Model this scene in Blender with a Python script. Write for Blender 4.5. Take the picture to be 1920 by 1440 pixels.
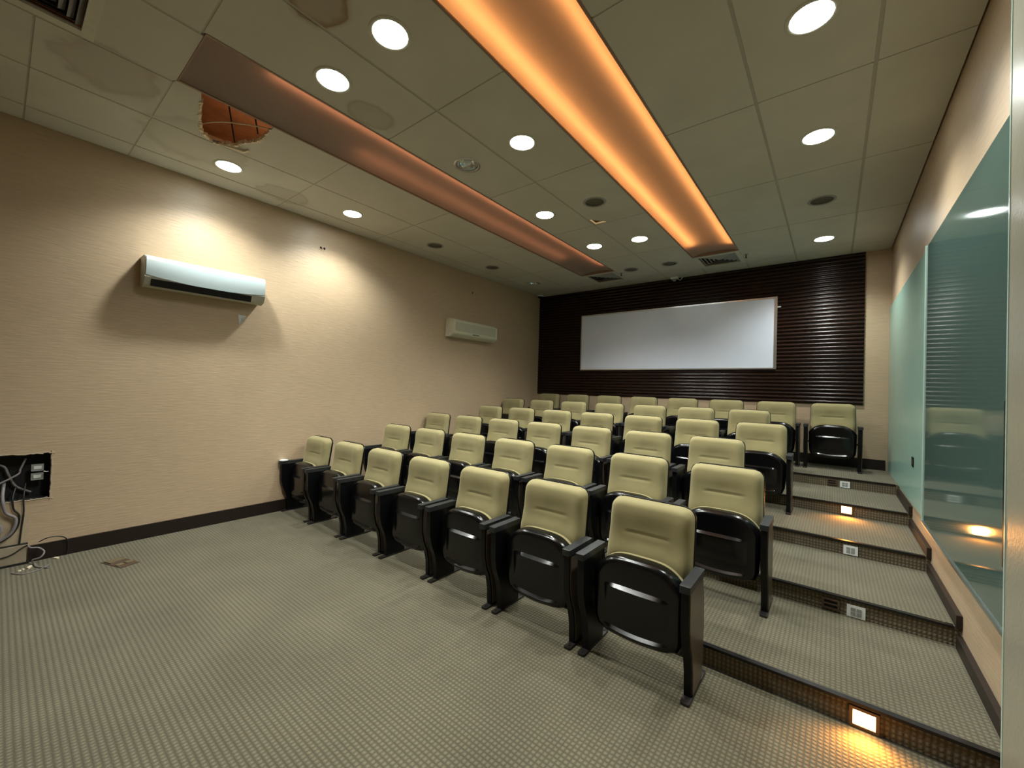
import bpy, bmesh, math, random
from mathutils import Vector, Matrix

for o in list(bpy.data.objects):
    bpy.data.objects.remove(o, do_unlink=True)
SC = bpy.context.scene
COL = SC.collection
PI = math.pi
random.seed(7)

# ------------------------------------------------------------------ camera
CAM_H = 1.493
cam_data = bpy.data.cameras.new('camera')
cam_data.sensor_fit = 'HORIZONTAL'
cam_data.sensor_width = 36.0
cam_data.lens = 763.2 / 1920 * 36.0
cam_data.clip_start = 0.02
cam = bpy.data.objects.new('camera', cam_data)
COL.objects.link(cam)
_r = Vector((0.78480664, 0.61906508, 0.02893038))
_u = Vector((-0.01541539, -0.02716704, 0.99951204))
_f = Vector((-0.61954895, 0.78486966, 0.01177774))
M = Matrix((_r, _u, -_f)).transposed().to_4x4()
M.translation = Vector((0, 0, CAM_H))
cam.matrix_world = M
SC.camera = cam

# ------------------------------------------------------------------ world, exposure, lamp strengths
world = bpy.data.worlds.new('world')
SC.world = world
world.use_nodes = True
world.node_tree.nodes['Background'].inputs[0].default_value = (0.5, 0.55, 0.5, 1)
world.node_tree.nodes['Background'].inputs[1].default_value = 0.02
SC.view_settings.view_transform = 'Standard'
SC.view_settings.look = 'None'
SC.view_settings.exposure = 0.0
SC.view_settings.gamma = 1.0
SC.view_settings.use_curve_mapping = False
SPOT_W = 124.0            # watts of each lit downlight
LENS_E = 48.0             # glow of a lit downlight lens
STEP_W = 11.0             # lit step light

# ------------------------------------------------------------------ room numbers (metres)
XL, XR, YB, YF, ZC = -5.029, 0.587, 7.286, -2.6, 3.495
D, H, Y1 = 0.925, 0.1111, 2.463          # tread depth, riser height, first nosing
ROWX = [-4.7036, -4.4899, -4.748, -4.4985, -4.7436, -4.5377]
PITCH = 0.648
GX = [(-4.395 + 0.569 * k) * 1.08 for k in range(9)]
GY = [0.68 + 1.2474 * k for k in range(6)]

# ------------------------------------------------------------------ materials
def new_mat(name):
    m = bpy.data.materials.new(name)
    m.use_nodes = True
    nt = m.node_tree
    return m, nt, nt.nodes['Principled BSDF']

def N(nt, t, **kw):
    n = nt.nodes.new(t)
    for k, v in kw.items():
        setattr(n, k, v)
    return n

def plain(name, col, rough=0.5, metal=0.0, spec=0.5, noise=0.0, nscale=30.0, bump=0.0, bscale=200.0, stretch=None, coat=0.0):
    m, nt, b = new_mat(name)
    b.inputs['Base Color'].default_value = (*col, 1)
    b.inputs['Roughness'].default_value = rough
    b.inputs['Metallic'].default_value = metal
    b.inputs['Specular IOR Level'].default_value = spec
    b.inputs['Coat Weight'].default_value = coat
    tc = N(nt, 'ShaderNodeTexCoord')
    mp = N(nt, 'ShaderNodeMapping')
    nt.links.new(tc.outputs['Object'], mp.inputs[0])
    if stretch:
        mp.inputs['Scale'].default_value = stretch
    if noise:
        t = N(nt, 'ShaderNodeTexNoise')
        t.inputs['Scale'].default_value = nscale
        t.inputs['Detail'].default_value = 5
        nt.links.new(mp.outputs[0], t.inputs['Vector'])
        r = N(nt, 'ShaderNodeMapRange')
        r.inputs[1].default_value = 0.25; r.inputs[2].default_value = 0.75
        r.inputs[3].default_value = 1 - noise; r.inputs[4].default_value = 1 + noise
        nt.links.new(t.outputs['Fac'], r.inputs[0])
        mx = N(nt, 'ShaderNodeMix', data_type='RGBA', blend_type='MULTIPLY')
        mx.inputs[0].default_value = 1
        mx.inputs[6].default_value = (*col, 1)
        nt.links.new(r.outputs[0], mx.inputs[7])
        nt.links.new(mx.outputs[2], b.inputs['Base Color'])
    if bump:
        t2 = N(nt, 'ShaderNodeTexNoise')
        t2.inputs['Scale'].default_value = bscale
        t2.inputs['Detail'].default_value = 3
        nt.links.new(mp.outputs[0], t2.inputs['Vector'])
        bp = N(nt, 'ShaderNodeBump')
        bp.inputs['Strength'].default_value = bump
        bp.inputs['Distance'].default_value = 0.003
        nt.links.new(t2.outputs['Fac'], bp.inputs['Height'])
        nt.links.new(bp.outputs[0], b.inputs['Normal'])
    return m

def emit(name, col, strength):
    m = bpy.data.materials.new(name)
    m.use_nodes = True
    nt = m.node_tree
    nt.nodes.clear()
    e = N(nt, 'ShaderNodeEmission')
    e.inputs[0].default_value = (*col, 1); e.inputs[1].default_value = strength
    o = N(nt, 'ShaderNodeOutputMaterial')
    nt.links.new(e.outputs[0], o.inputs[0])
    return m

def carpet(name, light, dark, riser=False):
    """loop carpet: small beads in rows, dark gaps between them, large soft wear"""
    m, nt, b = new_mat(name)
    L = nt.links.new
    tc = N(nt, 'ShaderNodeTexCoord')
    sep = N(nt, 'ShaderNodeSeparateXYZ')
    L(tc.outputs['Object'], sep.inputs[0])
    def wave(sock, pitch, off=0.0):
        mu = N(nt, 'ShaderNodeMath', operation='MULTIPLY'); mu.inputs[1].default_value = 2 * PI / pitch
        L(sock, mu.inputs[0])
        c = N(nt, 'ShaderNodeMath', operation='COSINE'); L(mu.outputs[0], c.inputs[0])
        r = N(nt, 'ShaderNodeMapRange'); r.inputs[1].default_value = -1; r.inputs[2].default_value = 1
        L(c.outputs[0], r.inputs[0])
        return r.outputs[0]
    a = wave(sep.outputs[0], 0.021)
    c = wave(sep.outputs[2] if riser else sep.outputs[1], 0.0235)
    mul = N(nt, 'ShaderNodeMath', operation='MULTIPLY')
    if riser:
        ap = N(nt, 'ShaderNodeMath', operation='POWER'); L(a, ap.inputs[0]); ap.inputs[1].default_value = 0.8
        cp = N(nt, 'ShaderNodeMath', operation='POWER'); L(c, cp.inputs[0]); cp.inputs[1].default_value = 0.35
    else:
        ap = N(nt, 'ShaderNodeMath', operation='POWER'); L(a, ap.inputs[0]); ap.inputs[1].default_value = 0.5
        cp = N(nt, 'ShaderNodeMath', operation='POWER'); L(c, cp.inputs[0]); cp.inputs[1].default_value = 0.7
    L(ap.outputs[0], mul.inputs[0]); L(cp.outputs[0], mul.inputs[1])
    nz = N(nt, 'ShaderNodeTexNoise'); nz.inputs['Scale'].default_value = 160; nz.inputs['Detail'].default_value = 3
    L(tc.outputs['Object'], nz.inputs['Vector'])
    ad = N(nt, 'ShaderNodeMath', operation='MULTIPLY_ADD'); ad.inputs[1].default_value = 0.5
    L(nz.outputs['Fac'], ad.inputs[0]); L(mul.outputs[0], ad.inputs[2])
    fr = N(nt, 'ShaderNodeMapRange'); fr.inputs[1].default_value = 0.2; fr.inputs[2].default_value = 1.2
    L(ad.outputs[0], fr.inputs[0])
    mix = N(nt, 'ShaderNodeMix', data_type='RGBA')
    mix.inputs[6].default_value = (*dark, 1); mix.inputs[7].default_value = (*light, 1)
    L(fr.outputs[0], mix.inputs[0])
    big = N(nt, 'ShaderNodeTexNoise'); big.inputs['Scale'].default_value = 1.7; big.inputs['Detail'].default_value = 4
    L(tc.outputs['Object'], big.inputs['Vector'])
    br = N(nt, 'ShaderNodeMapRange'); br.inputs[1].default_value = 0.3; br.inputs[2].default_value = 0.7
    br.inputs[3].default_value = 0.84; br.inputs[4].default_value = 1.1
    L(big.outputs['Fac'], br.inputs[0])
    mm = N(nt, 'ShaderNodeMix', data_type='RGBA', blend_type='MULTIPLY'); mm.inputs[0].default_value = 1
    L(mix.outputs[2], mm.inputs[6]); L(br.outputs[0], mm.inputs[7])
    L(mm.outputs[2], b.inputs['Base Color'])
    b.inputs['Roughness'].default_value = 0.95
    b.inputs['Specular IOR Level'].default_value = 0.1
    b.inputs['Sheen Weight'].default_value = 0.15
    bp = N(nt, 'ShaderNodeBump'); bp.inputs['Strength'].default_value = 0.8; bp.inputs['Distance'].default_value = 0.005
    L(ad.outputs[0], bp.inputs['Height']); L(bp.outputs[0], b.inputs['Normal'])
    return m

def wallpaper(name, col):
    """vinyl wallpaper with fine broken horizontal strokes and a slight sheen"""
    m, nt, b = new_mat(name)
    L = nt.links.new
    tc = N(nt, 'ShaderNodeTexCoord')
    mp = N(nt, 'ShaderNodeMapping'); mp.inputs['Scale'].default_value = (9, 9, 95)
    L(tc.outputs['Object'], mp.inputs[0])
    n1 = N(nt, 'ShaderNodeTexNoise'); n1.inputs['Scale'].default_value = 1.0; n1.inputs['Detail'].default_value = 4
    L(mp.outputs[0], n1.inputs['Vector'])
    n2 = N(nt, 'ShaderNodeTexNoise'); n2.inputs['Scale'].default_value = 1.3; n2.inputs['Detail'].default_value = 3
    L(tc.outputs['Object'], n2.inputs['Vector'])
    r1 = N(nt, 'ShaderNodeMapRange'); r1.inputs[1].default_value = .3; r1.inputs[2].default_value = .7
    r1.inputs[3].default_value = .93; r1.inputs[4].default_value = 1.06
    L(n1.outputs['Fac'], r1.inputs[0])
    r2 = N(nt, 'ShaderNodeMapRange'); r2.inputs[1].default_value = .3; r2.inputs[2].default_value = .7
    r2.inputs[3].default_value = .95; r2.inputs[4].default_value = 1.04
    L(n2.outputs['Fac'], r2.inputs[0])
    mu = N(nt, 'ShaderNodeMath', operation='MULTIPLY'); L(r1.outputs[0], mu.inputs[0]); L(r2.outputs[0], mu.inputs[1])
    mx = N(nt, 'ShaderNodeMix', data_type='RGBA', blend_type='MULTIPLY'); mx.inputs[0].default_value = 1
    mx.inputs[6].default_value = (*col, 1); L(mu.outputs[0], mx.inputs[7])
    L(mx.outputs[2], b.inputs['Base Color'])
    b.inputs['Roughness'].default_value = 0.42
    b.inputs['Specular IOR Level'].default_value = 0.5
    bp = N(nt, 'ShaderNodeBump'); bp.inputs['Strength'].default_value = .35; bp.inputs['Distance'].default_value = 0.004
    L(n1.outputs['Fac'], bp.inputs['Height']); L(bp.outputs[0], b.inputs['Normal'])
    return m

def tile_mat():
    """painted ceiling board with round water stains of their own shape"""
    m, nt, b = new_mat('ceiling_board')
    L = nt.links.new
    tc = N(nt, 'ShaderNodeTexCoord')
    n1 = N(nt, 'ShaderNodeTexNoise'); n1.inputs['Scale'].default_value = 2.2; n1.inputs['Detail'].default_value = 5
    L(tc.outputs['Object'], n1.inputs['Vector'])
    r1 = N(nt, 'ShaderNodeMapRange'); r1.inputs[1].default_value = .3; r1.inputs[2].default_value = .7
    r1.inputs[3].default_value = .94; r1.inputs[4].default_value = 1.04
    L(n1.outputs['Fac'], r1.inputs[0])
    base = N(nt, 'ShaderNodeMix', data_type='RGBA', blend_type='MULTIPLY'); base.inputs[0].default_value = 1
    base.inputs[6].default_value = (0.62, 0.60, 0.515, 1); L(r1.outputs[0], base.inputs[7])
    cur = base.outputs[2]
    stains = [(-2.12, 0.98, .22, .17, .85, (0.26, 0.155, 0.07)), (-2.73, 1.68, .15, .19, .45, (0.27, 0.22, 0.14)),
              (-3.74, 0.40, .30, .27, .35, (0.25, 0.19, 0.13)), (-4.64, 1.86, .20, .30, .4, (0.27, 0.24, 0.16)),
              (-4.25, 1.00, .42, .40, .30, (0.28, 0.26, 0.17))]
    for (x, y, rx, ry, k, c) in stains:
        mp = N(nt, 'ShaderNodeMapping'); mp.vector_type = 'POINT'
        mp.inputs['Location'].default_value = (-x / rx, -y / ry, 0)
        mp.inputs['Scale'].default_value = (1 / rx, 1 / ry, 0)
        L(tc.outputs['Object'], mp.inputs[0])
        ln = N(nt, 'ShaderNodeVectorMath', operation='LENGTH'); L(mp.outputs[0], ln.inputs[0])
        ns = N(nt, 'ShaderNodeTexNoise'); ns.inputs['Scale'].default_value = 6; L(tc.outputs['Object'], ns.inputs['Vector'])
        su = N(nt, 'ShaderNodeMath', operation='MULTIPLY_ADD'); su.inputs[1].default_value = .7
        L(ns.outputs['Fac'], su.inputs[0]); L(ln.outputs['Value'], su.inputs[2])
        cr = N(nt, 'ShaderNodeValToRGB')
        e = cr.color_ramp.elements
        e[0].position = 0; e[0].color = (.45, .45, .45, 1)
        e[1].position = 1; e[1].color = (0, 0, 0, 1)
        a = cr.color_ramp.elements.new(.72); a.color = (.55, .55, .55, 1)
        a = cr.color_ramp.elements.new(.86); a.color = (1, 1, 1, 1)
        a = cr.color_ramp.elements.new(.92); a.color = (.25, .25, .25, 1)
        hv = N(nt, 'ShaderNodeMath', operation='MULTIPLY'); hv.inputs[1].default_value = .72
        L(su.outputs[0], hv.inputs[0]); L(hv.outputs[0], cr.inputs[0])
        fa = N(nt, 'ShaderNodeMath', operation='MULTIPLY'); fa.inputs[1].default_value = k
        L(cr.outputs[0], fa.inputs[0])
        mx = N(nt, 'ShaderNodeMix', data_type='RGBA'); mx.inputs[7].default_value = (*c, 1)
        L(fa.outputs[0], mx.inputs[0]); L(cur, mx.inputs[6])
        cur = mx.outputs[2]
    L(cur, b.inputs['Base Color'])
    b.inputs['Roughness'].default_value = 0.8
    b.inputs['Specular IOR Level'].default_value = 0.25
    return m

def wood_mat(name, c1, c2, rough=.3):
    m, nt, b = new_mat(name)
    L = nt.links.new
    tc = N(nt, 'ShaderNodeTexCoord')
    mp = N(nt, 'ShaderNodeMapping'); mp.inputs['Scale'].default_value = (1.5, 20, 45)
    L(tc.outputs['Object'], mp.inputs[0])
    n = N(nt, 'ShaderNodeTexNoise'); n.inputs['Scale'].default_value = 2; n.inputs['Detail'].default_value = 6
    L(mp.outputs[0], n.inputs['Vector'])
    r = N(nt, 'ShaderNodeMapRange'); r.inputs[1].default_value = .35; r.inputs[2].default_value = .65
    L(n.outputs['Fac'], r.inputs[0])
    mx = N(nt, 'ShaderNodeMix', data_type='RGBA'); mx.inputs[6].default_value = (*c1, 1); mx.inputs[7].default_value = (*c2, 1)
    L(r.outputs[0], mx.inputs[0]); L(mx.outputs[2], b.inputs['Base Color'])
    b.inputs['Roughness'].default_value = rough
    b.inputs['Specular IOR Level'].default_value = .36
    return m

def fabric_mat():
    m, nt, b = new_mat('olive_fabric')
    L = nt.links.new
    tc = N(nt, 'ShaderNodeTexCoord')
    n = N(nt, 'ShaderNodeTexNoise'); n.inputs['Scale'].default_value = 7; n.inputs['Detail'].default_value = 5
    L(tc.outputs['Object'], n.inputs['Vector'])
    r = N(nt, 'ShaderNodeMapRange'); r.inputs[1].default_value = .3; r.inputs[2].default_value = .7
    r.inputs[3].default_value = .9; r.inputs[4].default_value = 1.06
    L(n.outputs['Fac'], r.inputs[0])
    mx = N(nt, 'ShaderNodeMix', data_type='RGBA', blend_type='MULTIPLY'); mx.inputs[0].default_value = 1
    mx.inputs[6].default_value = (0.325, 0.283, 0.142, 1); L(r.outputs[0], mx.inputs[7])
    L(mx.outputs[2], b.inputs['Base Color'])
    b.inputs['Roughness'].default_value = .92
    b.inputs['Specular IOR Level'].default_value = .15
    b.inputs['Sheen Weight'].default_value = .35
    b.inputs['Sheen Tint'].default_value = (.9, .85, .6, 1)
    f = N(nt, 'ShaderNodeTexNoise'); f.inputs['Scale'].default_value = 420
    L(tc.outputs['Object'], f.inputs['Vector'])
    bp = N(nt, 'ShaderNodeBump'); bp.inputs['Strength'].default_value = .25; bp.inputs['Distance'].default_value = .002
    L(f.outputs['Fac'], bp.inputs['Height']); L(bp.outputs[0], b.inputs['Normal'])
    return m

MT = {}
MT['carpet'] = carpet('carpet_loop', (0.205, 0.188, 0.125), (0.10, 0.089, 0.058))
MT['riser'] = carpet('carpet_riser', (0.22, 0.185, 0.125), (0.10, 0.08, 0.052), True)
MT['wall'] = wallpaper('wallpaper_beige', (0.53, 0.40, 0.262))
MT['tile'] = tile_mat()
MT['grid'] = plain('ceiling_grid', (0.45, 0.43, 0.35), .5, noise=.06)
MT['plenum'] = plain('plenum_clay', (0.42, 0.21, 0.11), .9, noise=.35, nscale=6)
MT['gypsum'] = plain('gypsum_edge', (0.85, 0.74, 0.55), .9, noise=.15, nscale=60)
MT['vault'] = plain('cove_paint', (0.62, 0.42, 0.33), .6, noise=.03, nscale=5)
MT['lip'] = plain('cove_lip', (0.30, 0.19, 0.13), .6, noise=.04)
MT['slat'] = wood_mat('dark_slat_wood', (0.010, 0.0045, 0.003), (0.030, 0.012, 0.007), .24)
MT['base'] = wood_mat('dark_baseboard', (0.014, 0.009, 0.007), (0.022, 0.013, 0.010), .45)
MT['alu'] = plain('aluminium', (0.62, 0.62, 0.6), .3, 1.0, noise=.05)
MT['board'] = plain('whiteboard_enamel', (0.80, 0.865, 1.0), .22, noise=.015, nscale=4)
MT['black'] = plain('black_plastic', (0.003, 0.0033, 0.004), .36, spec=.28, bump=.08, bscale=500, noise=.1)
MT['gloss'] = plain('black_gloss_plastic', (0.003, 0.003, 0.0035), .2, spec=.5, noise=.1)
MT['arm'] = plain('armrest_rubber', (0.02, 0.022, 0.024), .42, spec=.5, bump=.15, bscale=600, noise=.1)
MT['laminate'] = plain('side_laminate', (0.10, 0.078, 0.058), .34, noise=.12, nscale=40)
MT['steel'] = plain('dark_steel', (0.035, 0.03, 0.028), .45, .4, noise=.15)
MT['fabric'] = fabric_mat()
MT['white'] = plain('white_plastic', (0.80, 0.84, 0.82), .35, noise=.02)
MT['cool_white'] = plain('cool_white_plastic', (0.50, 0.60, 0.62), .35, noise=.02)
MT['cream'] = plain('yellowed_plastic', (0.72, 0.70, 0.52), .45, noise=.04)
MT['creamgrille'] = plain('yellowed_grille', (0.58, 0.58, 0.44), .6, noise=.06)
MT['dark'] = plain('dark_void', (0.008, 0.008, 0.008), .8, noise=.1)
MT['grey'] = plain('grey_plastic', (0.30, 0.31, 0.30), .5, noise=.08)
MT['darkglass'] = plain('dark_green_glass', (0.082, 0.138, 0.120), .06, spec=.45, coat=.0)
MT['frost'] = plain('frosted_green_glass', (0.30, 0.50, 0.43), .27, spec=.7, noise=.03, nscale=3)
MT['glassedge'] = plain('glass_edge', (0.50, 0.66, 0.58), .2, spec=.8, noise=.05)
MT['doorglass'] = plain('etched_door_glass', (0.34, 0.33, 0.255), .3, spec=.6, bump=.3, bscale=90, noise=.05)
MT['chrome'] = plain('chrome_reflector', (0.8, 0.83, 0.85), .12, 1.0)
MT['offlens'] = plain('unlit_lens', (0.13, 0.115, 0.085), .3, noise=.1)
MT['brown'] = plain('brown_metal', (0.10, 0.065, 0.045), .45, .3, noise=.1)
MT['ventgrey'] = plain('vent_grey', (0.36, 0.36, 0.33), .5, noise=.06)
MT['ventwhite'] = plain('vent_frame', (0.62, 0.605, 0.50), .5, noise=.05)
MT['ventdark'] = plain('vent_dark', (0.13, 0.13, 0.125), .5, noise=.1)
MT['cable'] = plain('black_cable', (0.012, 0.011, 0.010), .5, noise=.1)
MT['cablegrey'] = plain('grey_cable', (0.22, 0.20, 0.20), .5, noise=.1)
MT['brass'] = plain('dull_brass', (0.34, 0.30, 0.2), .35, .8, noise=.15)
MT['lens'] = emit('lit_lens', (0.93, 1.0, 0.97), LENS_E)
MT['lenswarm'] = emit('lit_lens_warm', (1.0, 0.97, 0.86), LENS_E)
MT['steplens'] = emit('lit_step_lens', (1.0, 0.62, 0.25), 22.0)
MT['tubeA'] = emit('amber_tube_bright', (1.0, 0.46, 0.14), 46.0)
MT['tubeD'] = emit('amber_tube_edge', (1.0, 0.46, 0.14), 30.0)
MT['tubeB'] = emit('amber_tube_dim', (1.0, 0.42, 0.2), 10.0)
MT['tubeC'] = emit('amber_tube_faint', (1.0, 0.42, 0.2), 7.0)

# ------------------------------------------------------------------ mesh helpers
def box(bm, x0, x1, y0, y1, z0, z1, mi=0):
    vs = [bm.verts.new((x, y, z)) for z in (z0, z1) for y in (y0, y1) for x in (x0, x1)]
    for f in ((0, 2, 3, 1), (4, 5, 7, 6), (0, 1, 5, 4), (2, 6, 7, 3), (0, 4, 6, 2), (1, 3, 7, 5)):
        fc = bm.faces.new([vs[i] for i in f]); fc.material_index = mi

def prism(bm, pts, axis, a0, a1, mi=0):
    """polygon pts (2D, in the two other axes in xyz order) pushed along axis from a0 to a1"""
    def mk(p, a):
        if axis == 'x': return (a, p[0], p[1])
        if axis == 'y': return (p[0], a, p[1])
        return (p[0], p[1], a)
    A = [bm.verts.new(mk(p, a0)) for p in pts]
    B = [bm.verts.new(mk(p, a1)) for p in pts]
    n = len(pts)
    fs = [bm.faces.new(A), bm.faces.new(B[::-1])]
    for i in range(n):
        fs.append(bm.faces.new((A[i], B[i], B[(i + 1) % n], A[(i + 1) % n])))
    for f in fs: f.material_index = mi

def lathe(bm, prof, n=32, c=(0, 0, 0), mi=0, axis='z'):
    rings = []
    for (r, z) in prof:
        if r < 1e-6:
            p = (0, 0, z)
            ring = [p]
        else:
            ring = [(r * math.cos(2 * PI * i / n), r * math.sin(2 * PI * i / n), z) for i in range(n)]
        out = []
        for p in ring:
            if axis == 'y': p = (p[0], p[2], p[1])
            if axis == 'x': p = (p[2], p[0], p[1])
            out.append(bm.verts.new((p[0] + c[0], p[1] + c[1], p[2] + c[2])))
        rings.append(out)
    for a, b in zip(rings, rings[1:]):
        for i in range(n):
            j = (i + 1) % n
            if len(a) == 1 and len(b) == 1: continue
            if len(a) == 1: f = bm.faces.new((a[0], b[i], b[j]))
            elif len(b) == 1: f = bm.faces.new((a[i], a[j], b[0]))
            else: f = bm.faces.new((a[i], a[j], b[j], b[i]))
            f.material_index = mi

def tube(bm, pts, r, n=8, mi=0, smooth=6):
    P = [Vector(p) for p in pts]
    if smooth and len(P) > 2:
        Q = []
        for i in range(len(P) - 1):
            p0 = P[max(i - 1, 0)]; p1 = P[i]; p2 = P[i + 1]; p3 = P[min(i + 2, len(P) - 1)]
            for k in range(smooth):
                t = k / smooth
                Q.append(.5 * ((2 * p1) + (p2 - p0) * t + (2 * p0 - 5 * p1 + 4 * p2 - p3) * t * t + (3 * p1 - p0 - 3 * p2 + p3) * t ** 3))
        Q.append(P[-1]); P = Q
    rings = []
    up = Vector((0.13, 0.21, 0.97)).normalized()
    for i, p in enumerate(P):
        d = (P[min(i + 1, len(P) - 1)] - P[max(i - 1, 0)]).normalized()
        s = d.cross(up)
        if s.length < 1e-3: s = d.cross(Vector((1, 0, 0)))
        s.normalize(); u = s.cross(d)
        rings.append([bm.verts.new(p + r * (math.cos(2 * PI * k / n) * s + math.sin(2 * PI * k / n) * u)) for k in range(n)])
    for a, b in zip(rings, rings[1:]):
        for k in range(n):
            f = bm.faces.new((a[k], a[(k + 1) % n], b[(k + 1) % n], b[k])); f.material_index = mi
    for r_ in (rings[0][::-1], rings[-1]):
        f = bm.faces.new(r_); f.material_index = mi

def bevel(bm, w, seg=2, ang=35):
    es = [e for e in bm.edges if len(e.link_faces) == 2 and e.calc_face_angle(0) > math.radians(ang)]
    bmesh.ops.bevel(bm, geom=es, offset=w, segments=seg, affect='EDGES', profile=.6, clamp_overlap=True)

def obj(name, bm, mats, parent=None, loc=None, smooth=None):
    bmesh.ops.recalc_face_normals(bm, faces=bm.faces[:])
    me = bpy.data.meshes.new(name)
    bm.to_mesh(me); bm.free()
    for m in (mats if isinstance(mats, (list, tuple)) else [mats]):
        me.materials.append(MT[m] if isinstance(m, str) else m)
    if smooth is not None:
        for p in me.polygons: p.use_smooth = True
        me.set_sharp_from_angle(angle=math.radians(smooth))
    o = bpy.data.objects.new(name, me)
    COL.objects.link(o)
    if parent: o.parent = parent
    if loc: o.location = loc
    return o

def tag(o, label, cat, group=None):
    o['label'] = label; o['category'] = cat
    if group: o['group'] = group
    return o

def thing(name, label, cat, loc=(0, 0, 0), rz=0.0, group=None):
    o = bpy.data.objects.new(name, None)
    o.empty_display_size = .1
    COL.objects.link(o)
    o.location = loc; o.rotation_euler = (0, 0, rz)
    return tag(o, label, cat, group)

def struct(name, bm, mats, parent=None, smooth=None, **kw):
    o = obj(name, bm, mats, parent, smooth=smooth)
    if not parent: o['kind'] = 'structure'
    return o

def dup(root, loc, label, group=None):
    r = root.copy(); COL.objects.link(r); r.location = loc; r['label'] = label
    if group: r['group'] = group
    for ch in list(root.children):
        c = ch.copy(); COL.objects.link(c); c.parent = r
        for g in list(ch.children):
            d = g.copy(); COL.objects.link(d); d.parent = c
    return r

BM = bmesh.new

# ------------------------------------------------------------------ room shell
# floor
bm = BM(); box(bm, XL, XR + .1, YF, Y1, -.1, 0)
struct('floor', bm, 'carpet')
# carpeted tiers that carry the rows, one object per tier, with their edge strips
for k in range(5):
    y0 = Y1 + k * D
    y1 = YB if k == 4 else y0 + D
    bm = BM()
    z1 = (k + 1) * H
    box(bm, XL, XR, y0 + .006, y1 + .006 if k < 4 else YB, 0, z1)
    for f in bm.faces:
        n = f.normal if f.normal.length else None
    bm.normal_update()
    for f in bm.faces:
        if abs(f.normal.z) < .5: f.material_index = 1
    st = struct('floor_tier', bm, ['carpet', 'riser'])
    bm = BM()
    box(bm, XL + .01, XR - .032, y0 - .006, y0 + .026, z1 - .010, z1 + .004)
    bevel(bm, .003, 2)
    tr = struct('trim_%d' % (k + 1), bm, plain('nosing_strip', (0.022, 0.02, 0.02), .3, .5, noise=.25, nscale=25) if k == 0 else bpy.data.materials['nosing_strip'])

# left wall with the rough rectangular opening
OY0, OY1, OZ0, OZ1 = -.34, .300, .494, .860
bm = BM()
t = .12
box(bm, XL - t, XL, YF, OY0, 0, ZC + .5)
box(bm, XL - t, XL, OY1, YB + t, 0, ZC + .5)
box(bm, XL - t, XL, OY0, OY1, 0, OZ0)
box(bm, XL - t, XL, OY0, OY1, OZ1, ZC + .5)
struct('wall_left', bm, 'wall')
# back wall
bm = BM(); box(bm, XL, XR + .2, YB, YB + t, 0, ZC + .5)
struct('wall_back', bm, 'wall')
bm = BM(); box(bm, XL - t, 2.2, YF - t, YF, -.1, ZC + .5)
struct('wall_front', bm, 'wall')
# right wall: band above the glass, low band under it, and the dark room side behind the panes
GZ0, GZ1 = .545, 2.700
bm = BM()
box(bm, XR, XR + .16, YF, YB, GZ1, ZC + .5)
box(bm, XR, XR + .16, YF, YB, 0, GZ0)
box(bm, XR + .014, XR + .16, YF, YB, GZ0, GZ1)
struct('wall_right', bm, 'wall')

# glass panes of the right wall
def pane(name, x0, x1, y0, y1, z0, z1, mat, label):
    t_ = thing(name, label, 'glass panel', ((x0 + x1) / 2, (y0 + y1) / 2, z0))
    bm = BM(); box(bm, (x0 - x1) / 2, (x1 - x0) / 2, (y0 - y1) / 2, (y1 - y0) / 2, 0, z1 - z0)
    bevel(bm, .0015, 1)
    obj('glass_sheet', bm, mat, t_)
    return t_
YS = 4.505
p1 = pane('glass_panel', XR - .027, XR - .017, 1.2, YS - .004, GZ0 + .006, GZ1 - .004, 'darkglass', 'dark green mirror-like glass panel in the right wall reflecting a chair and a step light')
bm = BM(); box(bm, -.014, .006, -1.65, 1.65, -.006, .006); bevel(bm, .002, 1)
obj('bottom_rail', bm, 'alu', p1)
p2 = pane('glass_panel', XR - .014, XR - .003, YS, YB - .006, GZ0 + .014, GZ1 + .012, 'frost', 'pale frosted green glass panel meeting the back wall beside the top tier')
bm = BM(); box(bm, -.026, .006, -(YB - YS) / 2 - .003, -(YB - YS) / 2 + .016, 0.0, GZ1 - GZ0 - .002); bevel(bm, .002, 1)
obj('edge_strip', bm, 'glassedge', p2)
bm = BM()
box(bm, -.012, -.005, -.82, -.73, .34, .425); bevel(bm, .004, 2)
lk = obj('lock_plate', bm, 'black', p2)
bm = BM(); box(bm, -.015, -.011, -.80, -.75, .362, .403); bevel(bm, .002, 1)
obj('lock_insert', bm, 'alu', lk)
# open glass door leaf near the camera
gd = thing('glass_door', 'etched glass door leaf with a bright polished edge at the right edge of the view', 'door', (.497, 1.70, 0))
bm = BM(); box(bm, -.006, .006, -.56, .545, .012, 3.30); bevel(bm, .002, 1)
obj('glass_sheet', bm, 'doorglass', gd)
bm = BM(); box(bm, -.008, .008, .545, .558, .012, 3.30); bevel(bm, .003, 2)
obj('polished_edge', bm, 'glassedge', gd)
bm = BM(); box(bm, -.004, .012, .558, .572, .012, 3.30)
obj('edge_gap_strip', bm, 'steel', gd)  # dark strip standing in for the shaded gap behind the leaf
bm = BM(); box(bm, -.008, .012, .558, .574, .90, 1.50); bevel(bm, .004, 2)
obj('pull_bar', bm, 'black', gd)

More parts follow.
